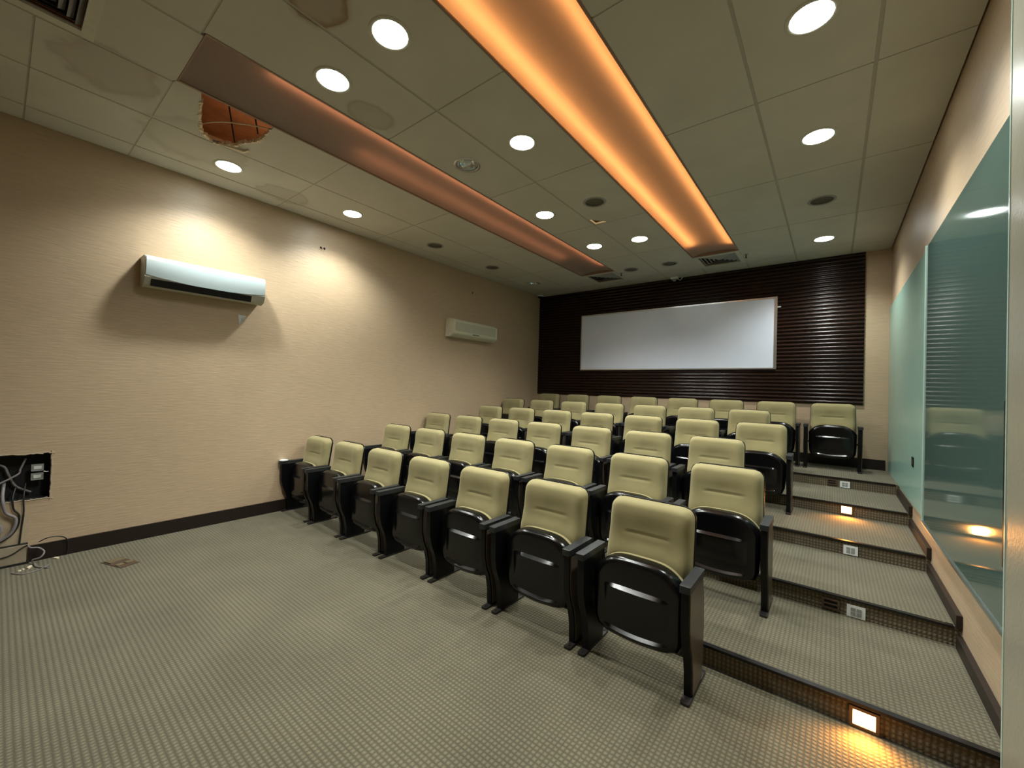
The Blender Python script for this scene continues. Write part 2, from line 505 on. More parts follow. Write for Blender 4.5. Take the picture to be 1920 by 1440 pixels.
# baseboards
bm = BM(); box(bm, XL, XL + .018, .195, Y1, 0, .127); bevel(bm, .003, 1)
struct('baseboard_left', bm, 'base')
bm = BM()
for k in range(1, 6):
    box(bm, XL, XL + .018, Y1 + (k - 1) * D + .03, (Y1 + k * D if k < 5 else YB), k * H, k * H + .127)
struct('baseboard_left_tiers', bm, 'base')
bm = BM()
for k in range(0, 5):
    ya = 1.9 if k == 0 else Y1 + (k - 1) * D - .02
    box(bm, XR - .026, XR - .0005, ya, Y1 + k * D - .02, k * H, k * H + .074)
struct('baseboard_right', bm, 'base')
bm = BM(); box(bm, XL + .02, XR - .035, YB - .018, YB, 5 * H, 5 * H + .135); bevel(bm, .003, 1)
struct('baseboard_back', bm, 'base')

# ------------------------------------------------------------------ ceiling boards, grid, plenum
xs = [XL] + GX + [XR]
ys = [YF, -1.171, .076] + GY + [YB]
COVES = [(-3.215 * 1.08, -2.675 * 1.08), (-1.525 * 1.08, -.985 * 1.08)]
COVE_Y0, COVE_Y1 = .70, 6.285
VENTC = [2, 5]          # grid columns that hold the coves
bm = BM()
GAP = .0055
GAPX = .010
TH = .014
HOLE = [(-3.555, .83), (-3.60, .86), (-3.80, .90), (-4.02, .965), (-4.115, 1.045), (-4.14, 1.10), (-4.10, 1.155), (-4.06, 1.16), (-4.045, 1.21), (-3.93, 1.235), (-3.86, 1.275), (-3.78, 1.31), (-3.66, 1.305), (-3.545, 1.300)]
OPEN_LIGHTS = [(-2.015, 3.875), (-.120, 5.139), (-4.47, 3.809), (-4.47, 5.046), (-2.622, 6.37), (-2.015, 6.393), (-2.622, 2.576), (-4.47, 6.238)]
def board_with_round(bm, x0, x1, y0, y1, c, r, z0, z1, n=28, sq=None):
    sq = sq or [(x0, y0), (x1, y0), (x1, y1), (x0, y1)]
    ci = [(c[0] + r * math.cos(2 * PI * i / n), c[1] + r * math.sin(2 * PI * i / n)) for i in range(n)]
    S2 = [[bm.verts.new((p[0], p[1], z)) for p in sq] for z in (z0, z1)]
    C2 = [[bm.verts.new((p[0], p[1], z)) for p in ci] for z in (z0, z1)]
    for a, b_ in zip(S2, C2):
        ed = [bm.edges.new((l[i], l[(i + 1) % len(l)])) for l in (a, b_) for i in range(len(l))]
        bmesh.ops.triangle_fill(bm, edges=ed, use_beauty=True)
    for l in (S2, C2):
        k = len(l[0])
        for i in range(k): bm.faces.new((l[0][i], l[0][(i + 1) % k], l[1][(i + 1) % k], l[1][i]))
def board_with_hole(bm, x0, x1, y0, y1, hole, z0, z1):
    """board whose right side (x1) is broken open: hole runs from low y to high y"""
    pts = [(x1, y0)] + [(x1, hole[0][1])] + hole[1:-1] + [(x1, hole[-1][1])] + [(x1, y1), (x0, y1), (x0, y0)]
    A = [bm.verts.new((p[0], p[1], z0)) for p in pts]
    B = [bm.verts.new((p[0], p[1], z1)) for p in pts]
    n = len(pts)
    for L_ in (A, B):
        ed = []
        for i in range(n):
            e = bm.edges.get((L_[i], L_[(i + 1) % n])) or bm.edges.new((L_[i], L_[(i + 1) % n]))
            ed.append(e)
        r = bmesh.ops.triangle_fill(bm, edges=ed, use_beauty=True)
    for i in range(n):
        f = bm.faces.new((A[i], A[(i + 1) % n], B[(i + 1) % n], B[i]))
        if 1 <= i <= n - 5: f.material_index = 2
for i in range(len(xs) - 1):
    for j in range(len(ys) - 1):
        x0, x1, y0, y1 = xs[i] + GAPX, xs[i + 1] - GAPX, ys[j] + GAP, ys[j + 1] - GAP
        if i in (3, 6) and 3 <= j <= 7:       # cove bays
            continue
        if i in (3, 6) and j == 3 + 4: continue
        if i in (3, 6) and j == 2: y1 = .70 - GAP
        if i == 3 and j == 1: y1 = -.296
        if i == 3 and j == 2: y0 = .306
        if i == 2 and j == 3:
            board_with_hole(bm, x0, x1 + .035, y0, y1, HOLE, ZC, ZC + TH)
            rr = random.Random(5)
            for (ax, ay), (bx, by) in zip(HOLE[1:-1], HOLE[2:]):
                m_ = max(2, int(math.hypot(bx - ax, by - ay) / .028))
                for q in range(m_):
                    px, py = ax + (bx - ax) * (q + .5) / m_, ay + (by - ay) * (q + .5) / m_
                    a_, b2 = rr.uniform(.008, .02), rr.uniform(.006, .014)
                    prism(bm, [(px - a_, py - b2), (px + a_ * .6, py - b2 * rr.uniform(.3, 1.2)), (px + a_, py + b2 * .7), (px - a_ * .5, py + b2)], 'z', ZC - rr.uniform(.0, .008), ZC + rr.uniform(.012, .03), 2)
            continue
        if i in (2,) and 3 <= j <= 7: x1 = COVES[0][0] - .012
        if i in (4,) and 3 <= j <= 7: x0 = COVES[0][1] + .012
        if i in (5,) and 3 <= j <= 7: x1 = COVES[1][0] - .012
        if i in (7,) and 3 <= j <= 7: x0 = COVES[1][1] + .012
        if i == 5 and j == 5:                 # chipped corner
            pts = [(x0 + .15, y1), (x0 + .0, y1 - .17), (x0, y0), (x1, y0), (x1, y1)]
            pts = [(x0 + .17, y1), (x0 + .02, y1 - .16), (x0, y1 - .17), (x0, y0), (x1, y0), (x1, y1)]
            board_with_round(bm, x0, x1, y0, y1, OPEN_LIGHTS[0], .099, ZC, ZC + TH, sq=pts); continue
        ho = [c for c in OPEN_LIGHTS if x0 < c[0] < x1 and y0 < c[1] < y1]
        if ho: board_with_round(bm, x0, x1, y0, y1, ho[0], .099, ZC, ZC + TH)
        else: box(bm, x0, x1, y0, y1, ZC, ZC + TH)
# T bars, slightly above the board faces
for x in xs[1:-1]:
    inb = any(abs(x - g) < .03 for g in ())
    segs = [(YF, YB)]
    k = GX.index(x)
    wid = .016
    box(bm, x - wid, x + wid, YF, COVE_Y0 - .02 if k in (2, 3, 5, 6) else YB, ZC + .003, ZC + .024, 1)
    if k in (2, 3, 5, 6):
        box(bm, x - wid, x + wid, COVE_Y1, YB, ZC + .003, ZC + .024, 1)
for y in ys[1:-1]:
    for i in range(len(xs) - 1):
        if i in (3, 6) and .7 < y < 6.2: continue
        if i == 3 and 0 < y < .1: continue
        a, b_ = xs[i] + .011, xs[i + 1] - .011
        if y > .7 and y < 6.4:
            if i == 2: b_ = COVES[0][0] - .02
            if i == 4: a = COVES[0][1] + .02
            if i == 5: b_ = COVES[1][0] - .02
            if i == 7: a = COVES[1][1] + .02
        box(bm, a, b_, y - .011, y + .011, ZC + .003, ZC + .024, 1)
struct('ceiling', bm, ['tile', 'grid', 'gypsum'])
# slab above the boards
bm = BM(); box(bm, XL - t, XR + .2, YF, YB + t, ZC + .50, ZC + .60)
struct('ceiling_slab', bm, 'plenum')

# added point lights without fixtures, for the amber cove spill above the boards
pl = bpy.data.lights.new('plenum_spill', 'POINT'); pl.energy = 6.5; pl.color = (1.0, .62, .34); pl.shadow_soft_size = .05
plo = bpy.data.objects.new('plenum_fill', pl); COL.objects.link(plo); plo.location = (-3.9, 1.75, ZC + .2)
pl2 = bpy.data.lights.new('plenum_spill', 'POINT'); pl2.energy = 7; pl2.color = (1.0, .7, .4); pl2.shadow_soft_size = .05
plo2 = bpy.data.objects.new('plenum_fill', pl2); COL.objects.link(plo2); plo2.location = (-2.0, 4.2, ZC + .25)

# hanging bits seen through the broken board
bm = BM()
tube(bm, [(-3.83, 1.04, ZC + .499), (-4.02, 1.20, ZC + .02)], .006, 6, smooth=0)
tube(bm, [(-3.60, 1.12, ZC + .499), (-3.72, 1.27, ZC + .02)], .006, 6, smooth=0)
tag(obj('hanger_rod', bm, 'dark'), 'dark ceiling hanger rods showing inside the broken ceiling board', 'rod')
bm = BM()
tube(bm, [(-4.2, .95, ZC + .10), (-3.95, 1.05, ZC + .09), (-3.75, 1.20, ZC + .07), (-3.62, 1.33, ZC + .05)], .005, 6)
tag(obj('loose_wire', bm, 'gypsum'), 'thin pale loose wire crossing the broken ceiling hole', 'wire')
bm = BM()
prism(bm, [(-4.10, 1.10), (-4.083, 1.105), (-4.045, 1.275), (-3.99, 1.29), (-4.0, 1.305), (-4.075, 1.285)], 'z', ZC - .016, ZC - .001)
tag(obj('gypsum_splinter', bm, 'gypsum'), 'pale splinter of gypsum hanging under the broken ceiling hole', 'debris')

# ------------------------------------------------------------------ light coves
def membrane_mat():
    """thin stretched translucent skin, lit from above by the tubes"""
    m, nt, b = new_mat('cove_membrane')
    nt.nodes.remove(b)
    out = [n for n in nt.nodes if n.type == 'OUTPUT_MATERIAL'][0]
    tc = N(nt, 'ShaderNodeTexCoord'); nz = N(nt, 'ShaderNodeTexNoise'); nz.inputs['Scale'].default_value = 3
    nt.links.new(tc.outputs['Object'], nz.inputs['Vector'])
    mx = N(nt, 'ShaderNodeMix', data_type='RGBA'); mx.inputs[6].default_value = (.60, .47, .40, 1); mx.inputs[7].default_value = (.66, .52, .45, 1)
    nt.links.new(nz.outputs['Fac'], mx.inputs[0])
    d = N(nt, 'ShaderNodeBsdfDiffuse'); t = N(nt, 'ShaderNodeBsdfTranslucent'); ms = N(nt, 'ShaderNodeMixShader')
    ms.inputs[0].default_value = .5
    nt.links.new(mx.outputs[2], d.inputs[0]); nt.links.new(mx.outputs[2], t.inputs[0])
    nt.links.new(d.outputs[0], ms.inputs[1]); nt.links.new(t.outputs[0], ms.inputs[2]); nt.links.new(ms.outputs[0], out.inputs[0])
    return m
MT['membrane'] = membrane_mat()
def cove(xa, xb, tubes, label):
    xm, hw = (xa + xb) / 2, (xb - xa) / 2
    t_ = thing('light_cove', label, 'light cove', (xm, (COVE_Y0 + COVE_Y1) / 2, ZC), 0, 'ceiling light coves')
    L = (COVE_Y1 - COVE_Y0) / 2
    n = 24
    prof = [((-1 + 2 * i / n) * (hw + .01), .004 + .034 * (1 - abs(-1 + 2 * i / n) ** 2.4)) for i in range(n + 1)]
    bm = BM()
    A = [bm.verts.new((p[0], -L, p[1])) for p in prof]
    B = [bm.verts.new((p[0], L, p[1])) for p in prof]
    for i in range(n): bm.faces.new((A[i], A[i + 1], B[i + 1], B[i]))
    obj('membrane', bm, 'membrane', t_, smooth=40)
    for s in (-1, 1):
        bm = BM(); box(bm, min(s * hw, s * (hw + .016)), max(s * hw, s * (hw + .016)), -L, L, -.003, .022)
        obj('edge_rail', bm, 'lip', t_)
    for s in (-1, 1):
        bm = BM(); prism(bm, prof + [(hw, -.002), (-hw, -.002)], 'y', s * L - .004, s * L + .004)
        obj('end_rail', bm, 'lip', t_)
    bm = BM()
    hx = hw + .035
    box(bm, -hx, hx, -L, L, .20, .206); box(bm, -hx, -hx + .006, -L, L, .03, .20); box(bm, hx - .006, hx, -L, L, .03, .20)
    box(bm, -hx, hx, -L - .006, -L, .03, .206); box(bm, -hx, hx, L, L + .006, .03, .206)
    obj('housing', bm, 'steel', t_)  # added unseen dark box, blocks bounced void light from the membrane
    for (x, z, y0, y1, mt) in tubes:
        bm = BM(); tube(bm, [(x, -L + y0, z), (x, L - y1, z)], .008, 8, smooth=0)
        obj('light_tube', bm, mt, t_, smooth=60)
    return t_
cove(*COVES[0], [(.262, .075, .35, .3, 'tubeB'), (-.12, .14, 1.2, .9, 'tubeC')], 'long dim pinkish light cove in the ceiling between the left downlight columns')
cove(*COVES[1], [(-.205, .095, .2, .45, 'tubeA'), (.255, .070, .2, .30, 'tubeD')], 'long bright orange light cove in the ceiling pointing at the whiteboard')

# ------------------------------------------------------------------ ceiling supply grilles
def vent(x, y, w, h, label, rings=5, lm='ventgrey'):
    t_ = thing('ceiling_vent', label, 'air vent', (x, y, ZC), 0, 'ceiling air vents')
    bm = BM()
    f = .055
    for (a, b_, c, d_) in ((-w, w, -h, -h + f), (-w, w, h - f, h), (-w, -w + f, -h + f, h - f), (w - f, w, -h + f, h - f)):
        box(bm, a, b_, c, d_, -.006, .012)
    obj('frame', bm, 'ventwhite', t_)
    bm = BM(); box(bm, -w + .01, w - .01, -h + .01, h - .01, .06, .07)
    obj('backing', bm, 'dark', t_)
    bm = BM()
    W_, H_ = w - f, h - f
    for i in range(rings):
        k0 = 1 - i / rings; k1 = 1 - (i + .80) / rings
        o4 = [(-W_ * k0, -H_ * k0), (W_ * k0, -H_ * k0), (W_ * k0, H_ * k0), (-W_ * k0, H_ * k0)]
        i4 = [(-W_ * k1, -H_ * k1), (W_ * k1, -H_ * k1), (W_ * k1, H_ * k1), (-W_ * k1, H_ * k1)]
        a = [bm.verts.new((p[0], p[1], .022)) for p in o4]; b_ = [bm.verts.new((p[0], p[1], .000)) for p in i4]
        a2 = [bm.verts.new((p[0], p[1], .025)) for p in o4]; b2 = [bm.verts.new((p[0], p[1], .003)) for p in i4]
        for q in range(4):
            r = (q + 1) % 4
            bm.faces.new((a[q], a[r], b_[r], b_[q])); bm.faces.new((b2[q], b2[r], a2[r], a2[q]))
            bm.faces.new((b_[q], b_[r], b2[r], b2[q])); bm.faces.new((a[r], a[q], a2[q], a2[r]))
    obj('louvres', bm, lm, t_)
    return t_
cx0 = (COVES[0][0] + COVES[0][1]) / 2; cx1 = (COVES[1][0] + COVES[1][1]) / 2
vent(cx0, 6.60, .30, .30, 'square louvred air vent at the far end of the dim left cove')
vent(cx1, 6.60, .30, .30, 'square louvred air vent at the far end of the bright orange cove')
vent(-3.20, .005, .30, .30, 'dark louvred air vent cut by the top left corner of the view', 7, 'ventdark')

# ------------------------------------------------------------------ downlights
LR = .108
def ring_bm():
    bm = BM()
    lathe(bm, [(LR * .90, .010), (LR * .90, -.004), (LR * .97, -.007), (LR * 1.10, -.004), (LR * 1.12, .0), (LR * 1.10, .002)], 36)
    return bm
def lit_light():
    t_ = thing('downlight', '', 'ceiling light', (0, 0, ZC), 0, 'lit round downlights')
    obj('trim_ring', ring_bm(), 'ventwhite', t_, smooth=50)
    bm = BM(); lathe(bm, [(0, -.0045), (LR * .5, -.004), (LR * .90, -.001), (LR * .90, .004), (0, .004)], 36)
    obj('lens', bm, 'lens', t_, smooth=60)
    sp = bpy.data.lights.new('downlight_lamp', 'SPOT')
    sp.energy = SPOT_W; sp.color = (0.97, 1.0, .94); sp.spot_size = math.radians(136); sp.spot_blend = .72
    sp.shadow_soft_size = .08
    l = bpy.data.objects.new('lamp', sp); COL.objects.link(l); l.parent = t_; l.location = (0, 0, -.03)
    return t_
def off_light(chrome=False):
    t_ = thing('downlight', '', 'ceiling light', (0, 0, ZC), 0, 'unlit round downlights')
    obj('trim_ring', ring_bm(), 'alu' if chrome else 'ventgrey', t_, smooth=50)
    bm = BM()
    lathe(bm, [(LR * .91, -.002), (LR * .88, .012 if not chrome else .035), (LR * .55, .022 if not chrome else .070), (0, .026 if not chrome else .085)], 36)
    obj('reflector', bm, 'chrome' if chrome else 'offlens', t_, smooth=60)
    if not chrome: return t_
    bm = BM(); lathe(bm, [(.012, .084), (.016, .05), (.034, .035), (.034, .012), (.020, .002), (0, 0)], 20)
    obj('bulb', bm, 'white' if chrome else 'offlens', t_, smooth=60)
    return t_
XA, XB, XC_, XD = -4.47, -2.622, -2.015, -.120
lit = [(XA, 1.292, 'lit downlight beside the left wall just under the broken ceiling hole'),
       (XA, 2.542, 'lit downlight beside the left wall, second of its column from the broken hole'),
       (XB, 1.322, 'lit downlight beside the near part of the dim cove, next to a water stain'),
       (XC_, 1.339, 'lit downlight nearest the brown water stain, left of the bright orange cove'),
       (XC_, 2.594, 'lit downlight touching the left side of the orange cove, second from the stain'),
       (XB, 3.839, 'lit downlight beside the dim cove, between the chrome unlit one and the chipped board'),
       (XB, 5.07, 'lit downlight beside the dim cove, beyond the chipped ceiling board'),
       (XC_, 5.15, 'lit downlight beside the orange cove, beyond the chipped ceiling board'),
       (XD, 2.604, 'largest lit downlight at the top right, cut by the upper edge of the view'),
       (XD, 3.851, 'lit downlight right of the orange cove, second from the top right corner'),
       (XD, 6.405, 'lit downlight right of the orange cove close to the dark slatted wall')]
src = lit_light()
for i, (x, y, lab) in enumerate(lit):
    if i == 0: src.location = (x, y, ZC); src['label'] = lab
    else: dup(src, (x, y, ZC), lab)
off = [(XC_, 3.875, 'unlit dark downlight with a thin bright rim beside the chipped ceiling board'),
       (XD, 5.139, 'unlit dark downlight right of the orange cove, between two lit ones'),
       (XA, 3.809, 'unlit downlight beside the left wall, just past the two lit ones'),
       (XA, 5.046, 'unlit downlight beside the left wall, above the cream air conditioner'),
       (XB, 6.37, 'unlit downlight near the slatted wall, next to the vent of the dim cove'),
       (XC_, 6.393, 'unlit downlight near the slatted wall, next to the vent of the orange cove')]
src = off_light()
for i, (x, y, lab) in enumerate(off):
    if i == 0: src.location = (x, y, ZC); src['label'] = lab
    else: dup(src, (x, y, ZC), lab)
src = off_light(True)
src.location = (XB, 2.576, ZC); src['label'] = 'unlit open downlight with shining chrome reflector beside the dim cove'
dup(src, (XA, 6.238, ZC), 'small unlit chrome downlight in the far left corner of the ceiling')

# ------------------------------------------------------------------ chairs
def rounded_poly(pts, rad, seg=6):
    out = []
    n = len(pts)
    for i in range(n):
        p = Vector(pts[i]); a = Vector(pts[i - 1]); b_ = Vector(pts[(i + 1) % n]); r = rad[i]
        if r <= 0: out.append(tuple(p)); continue
        da = (a - p).normalized(); db = (b_ - p).normalized()
        ang = da.angle(db); tlen = min(r / math.tan(ang / 2), (a - p).length * .49, (b_ - p).length * .49)
        s, e = p + da * tlen, p + db * tlen
        for k in range(seg + 1):
            t_ = k / seg
            out.append(tuple((1 - t_) ** 2 * s + 2 * t_ * (1 - t_) * p + t_ ** 2 * e))
    return out

BZ0, BZ1 = .430, .862
def half_w(z):
    f = (z - BZ0) / (BZ1 - BZ0)
    return .243 - .008 * f
def back_y(z):                       # plane on which the cushion is mounted (leans back)
    return -.135 + .155 * (z - .45)
def cushion_bm():
    nu, nv = 34, 46
    R_ = .058
    zs = []
    for j in range(nv + 1):
        f = j / nv
        zs.append(BZ0 + (BZ1 - BZ0) * f)
    # extra rows at the rounded top
    bm = BM()
    grid = []
    for z in zs:
        w = half_w(z)
        d_top = BZ1 - z; d_bot = z - BZ0
        hw = w
        if d_top < R_: hw = w - (R_ - math.sqrt(max(R_ * R_ - (R_ - d_top) ** 2, 0)))
        if d_bot < .02: hw = min(hw, w - (.02 - math.sqrt(max(.02 ** 2 - (.02 - d_bot) ** 2, 0))))
        row = []
        for i in range(nu + 1):
            u = -1 + 2 * i / nu
            u = math.copysign(1 - (1 - abs(u)) ** 1.25, u)
            x = u * hw
            e = min(d_top, d_bot + .004, hw - abs(x))
            if d_top < R_ and abs(x) > w - R_:
                e = R_ - math.hypot(abs(x) - (w - R_), R_ - d_top)
            e = max(e, 0)
            ed = .036
            k = math.sqrt(max(1 - (1 - min(e / ed, 1)) ** 2, 0))
            T = .058
            top_roll = .010 * math.exp(-((z - .79) / .07) ** 2)
            dish = -.008 * math.exp(-((z - .70) / .06) ** 2) * math.exp(-(x / .12) ** 4)
            lumb = .012 * math.exp(-((z - .56) / .07) ** 2)
            crease = -.011 * math.exp(-((z - .680) / .006) ** 2) * (1 / (1 + math.exp((abs(x) - .122) / .006)))
            side = .006 * math.exp(-((abs(x) - .185) / .035) ** 2)
            y = back_y(z) - (T + top_roll + dish + lumb + side) * k - crease * k
            row.append(bm.verts.new((x, y, z)))
        grid.append(row)
    for a, b_ in zip(grid, grid[1:]):
        for i in range(nu):
            bm.faces.new((a[i], a[i + 1], b_[i + 1], b_[i]))
    bmesh.ops.remove_doubles(bm, verts=bm.verts, dist=.0004)
    return bm

def shell_bm():
    bm = BM()
    def yb(z): return back_y(z)
    zs = [.40 + (BZ1 + .004 - .40) * j / 20 for j in range(21)]
    R_ = .060
    F, B = [], []
    for z in zs:
        w = half_w(max(z, BZ0)) + .005
        dt = BZ1 + .004 - z
        hw = w if dt >= R_ else w - (R_ - math.sqrt(max(R_ * R_ - (R_ - dt) ** 2, 0)))
        F.append([bm.verts.new((u * hw, yb(z) - .001, z)) for u in (-1, -.94, -.5, 0, .5, .94, 1)])
        B.append([bm.verts.new((u * hw, yb(z) + .030 - .016 * abs(u) ** 4, z)) for u in (-1, -.94, -.5, 0, .5, .94, 1)])
    for G in (F, B):
        for a, b_ in zip(G, G[1:]):
            for i in range(6): bm.faces.new((a[i], a[i + 1], b_[i + 1], b_[i]))
    n = len(zs)
    for j in range(n - 1):
        for i in (0, 6): bm.faces.new((F[j][i], F[j + 1][i], B[j + 1][i], B[j][i]))
    for j in (0, n - 1):
        for i in range(6): bm.faces.new((F[j][i], F[j][i + 1], B[j][i + 1], B[j][i]))
    return bm

def seat_outline(grow=0.0, n=28):
    pts = []
    w = .250 + grow
    zb, zt = .150 - grow * .3, .476
    # top dome from right to left
    R_ = .085
    for i in range(n + 1):
        u = 1 - 2 * i / n
        x = w * u
        z = zt + grow + .108 * (1 - abs(u) ** 3.8)
        pts.append((x, z))
    low = [(-w * .985, .30), (-w * .96, .225), (-w * .88, .178), (-w * .68, .158), (-w * .3, .148), (w * .3, .148), (w * .68, .158), (w * .88, .178), (w * .96, .225), (w * .985, .30)]
    return pts + low

def seat_shell_bm():
    bm = BM()
    pts = seat_outline()
    r, cz, rings = .036, .37, []
    spec = [(1.0, -.236)] + [(1 - (1 - math.cos(a)) * r / .235, -.318 + r - r * math.sin(a)) for a in [PI / 2 * q / 6 for q in range(7)]]
    for sc, y in spec:
        rings.append([bm.verts.new((p[0] * sc, y, cz + (p[1] - cz) * sc)) for p in pts])
    for a, b_ in zip(rings, rings[1:]):
        for i in range(len(pts)):
            j = (i + 1) % len(pts)
            bm.faces.new((a[i], a[j], b_[j], b_[i]))
    bm.faces.new(rings[0]); bm.faces.new(rings[-1])
    # upper ledge: bright upward face, sloping back below
    n = 28
    xs_ = [-.178 + .356 * i / n for i in range(n + 1)]
    def strip(prof_of):
        rows = []
        for x in xs_: rows.append([bm.verts.new((x, y, z)) for (y, z) in prof_of(x)])
        m_ = len(rows[0])
        for a, b_ in zip(rows, rows[1:]):
            for k in range(m_):
                bm.faces.new((a[k], a[(k + 1) % m_], b_[(k + 1) % m_], b_[k]))
        bm.faces.new(rows[0]); bm.faces.new(rows[-1][::-1])
    def up(x):
        k = 1 - abs(x / .178) ** 4
        return [(-.312, .440), (-.317 - .022 * k, .420), (-.317 - .023 * k, .412), (-.317 - .004 * k, .260), (-.312, .255)]
    strip(up)
    def low(x):
        zz = .208 - .018 * (1 - (x / .178) ** 2)
        k = 1 - abs(x / .178) ** 6
        return [(-.312, zz + .012), (-.317 - .017 * k, zz - .006), (-.317 - .017 * k, zz - .016), (-.317 - .002 * k, zz - .034), (-.308, zz - .03)]
    strip(low)
    return bm

def seat_cushion_bm():
    bm = BM()
    prism(bm, seat_outline(.000), 'y', -.238, -.214)
    bevel(bm, .008, 3, 50)
    return bm

def side_panel_bm(s):
    prof = [(-.405, .548), (-.405, .44), (-.402, .36), (-.382, .28), (-.350, .21), (-.330, .12), (-.325, .012), (-.140, .012), (-.128, .12), (-.112, .28), (-.122, .42), (-.150, .548)]
    pts = rounded_poly(prof, [.004, .05, .05, .06, .06, .05, 0, 0, .03, .05, .05, .004], 3)
    bm = BM()
    prism(bm, pts, 'x', -.020, .014 if s > 0 else .020)
    bevel(bm, .003, 1, 50)
    if s < 0:
        for v in bm.verts: v.co.x = -v.co.x if False else v.co.x
    return bm

def veneer_bm():
    prof = [(-.394, .540), (-.394, .44), (-.391, .362), (-.371, .285), (-.339, .215), (-.319, .12), (-.314, .02), (-.150, .02), (-.138, .12), (-.122, .28), (-.132, .42), (-.160, .540)]
    bm = BM(); prism(bm, rounded_poly(prof, [0.004, .05, .05, .06, .06, .05, 0, 0, .03, .05, .05, .004], 3), 'x', .013, .021)
    bevel(bm, .002, 1, 50)
    return bm

def armrest_bm():
    bm = BM()
    pts = rounded_poly([(-.025, -.425), (.025, -.425), (.025, -.145), (-.025, -.145)], [.008] * 4, 3)
    prism(bm, pts, 'z', .548, .582)
    bevel(bm, .006, 3, 50)
    return bm

def foot_bm():
    bm = BM()
    pts = rounded_poly([(-.022, -.385), (.022, -.385), (.022, -.060), (-.022, -.060)], [.012] * 4, 4)
    prism(bm, pts, 'z', .000, .012)
    bevel(bm, .003, 2, 50)
    for y in (-.362, -.085):
        lathe(bm, [(.0, .018), (.006, .017), (.008, .012)], 10, (0, y, 0))
    return bm

CY = -.25
def chair_proto(rootlabel):
    root = thing('auditorium_chair', rootlabel, 'chair', (0, 0, 0), 0, 'tip-up auditorium chairs')
    off_ = (0, -CY, 0)
    mats = None
    obj('backrest', cushion_bm(), 'fabric', root, off_, smooth=80)
    obj('back_shell', shell_bm(), 'black', root, off_, smooth=40)
    obj('seat_shell', seat_shell_bm(), 'gloss', root, off_, smooth=32)
    obj('seat_cushion', seat_cushion_bm(), 'fabric', root, off_, smooth=40)
    bm = BM()
    tube(bm, [(-.262, -.215, .345), (.262, -.215, .345)], .012, 10, smooth=0)
    box(bm, -.24, .24, -.225, -.150, .34, .372)
    obj('hinge_bar', bm, 'steel', root, off_)
    for s in (-1, 1):
        p = obj('side_panel', side_panel_bm(s), 'black', root, (s * .280, -CY, 0), smooth=35)
        obj('armrest', armrest_bm(), 'arm', p, smooth=40)
        obj('foot_plate', foot_bm(), 'steel', p, smooth=40)
        if s > 0:
            obj('veneer', veneer_bm(), 'laminate', p, smooth=35)
        bm = BM(); lathe(bm, [(0, -.003), (.006, -.002), (.007, 0)], 10, (-s * .0, -.300, .30), axis='y')
    return root

ORD = ['', 'second', 'third', 'fourth', 'fifth', 'sixth', 'seventh', 'eighth']
ROWN = ['front row', 'second row', 'third row', 'fourth row', 'fifth row', 'back row']
proto = None
for k in range(6):
    n = 8 if k == 5 else 7
    for i in range(n):
        fromaisle = n - 1 - i
        if fromaisle == 0: pos = 'at the stair aisle end of the'
        elif i == 0: pos = 'against the left wall at the end of the'
        else: pos = '%s from the stair aisle in the' % ORD[fromaisle]
        lab = 'olive tip-up chair %s %s' % (pos, ROWN[k])
        loc = (ROWX[k] + i * PITCH, Y1 + k * D + CY, k * H)
        if proto is None:
            proto = chair_proto(lab); proto.location = loc
        else:
            dup(proto, loc, lab)

# white lid lying on the far left armrest of the front row
bm = BM(); lathe(bm, [(0, 0), (.040, 0), (.046, .004), (.047, .011), (.043, .013), (.036, .010), (0, .010)], 28)
tag(obj('plastic_lid', bm, 'white', None, (ROWX[0] - .28, Y1 - .375, .582), smooth=40), 'small round white lid lying on the left wall armrest of the front row', 'lid')

# ------------------------------------------------------------------ slatted wall panel, whiteboard
PZ0, PX1 = 1.407, .319
bm = BM()
ns = 38
pitch = (ZC - PZ0) / ns
prof = [(YB - .001, PZ0)]
for i in range(ns):
    z = PZ0 + i * pitch
    prof += [(YB - .012, z + .0), (YB - .012, z + pitch * .10)]
    for a in range(7):
        th = PI * a / 6
        prof.append((YB - .014 - .020 * math.sin(th) ** .8, z + pitch * (.12 + .80 * (1 - math.cos(th)) / 2)))
prof += [(YB - .012, ZC - .001), (YB - .001, ZC - .001)]
prism(bm, prof, 'x', XL + .002, PX1)
tag(obj('slatted_panel', bm, 'slat', smooth=40), 'dark brown panel of horizontal wooden slats covering the back wall', 'wall panel')

wb = thing('whiteboard', 'wide white glossy board in an aluminium frame on the dark slats', 'whiteboard', (-2.329, YB - .036, 2.448))
W_, H_ = 1.652, .546
bm = BM(); box(bm, -W_ + .01, W_ - .01, -.018, 0, -H_ + .01, H_ - .01)
obj('writing_surface', bm, 'board', wb)
bm = BM()
f = .022
box(bm, -W_, W_, -.026, .002, H_ - f, H_); box(bm, -W_, W_, -.026, .002, -H_, -H_ + f)
box(bm, -W_, -W_ + f, -.026, .002, -H_ + f, H_ - f); box(bm, W_ - f - .012, W_, -.026, .002, -H_ + f, H_ - f)
bevel(bm, .003, 2)
obj('frame', bm, 'alu', wb, smooth=40)
bm = BM(); box(bm, W_, W_ + .045, -.022, -.008, H_ - .165, H_ - .150); bevel(bm, .002, 1)
obj('hook', bm, 'white', wb)

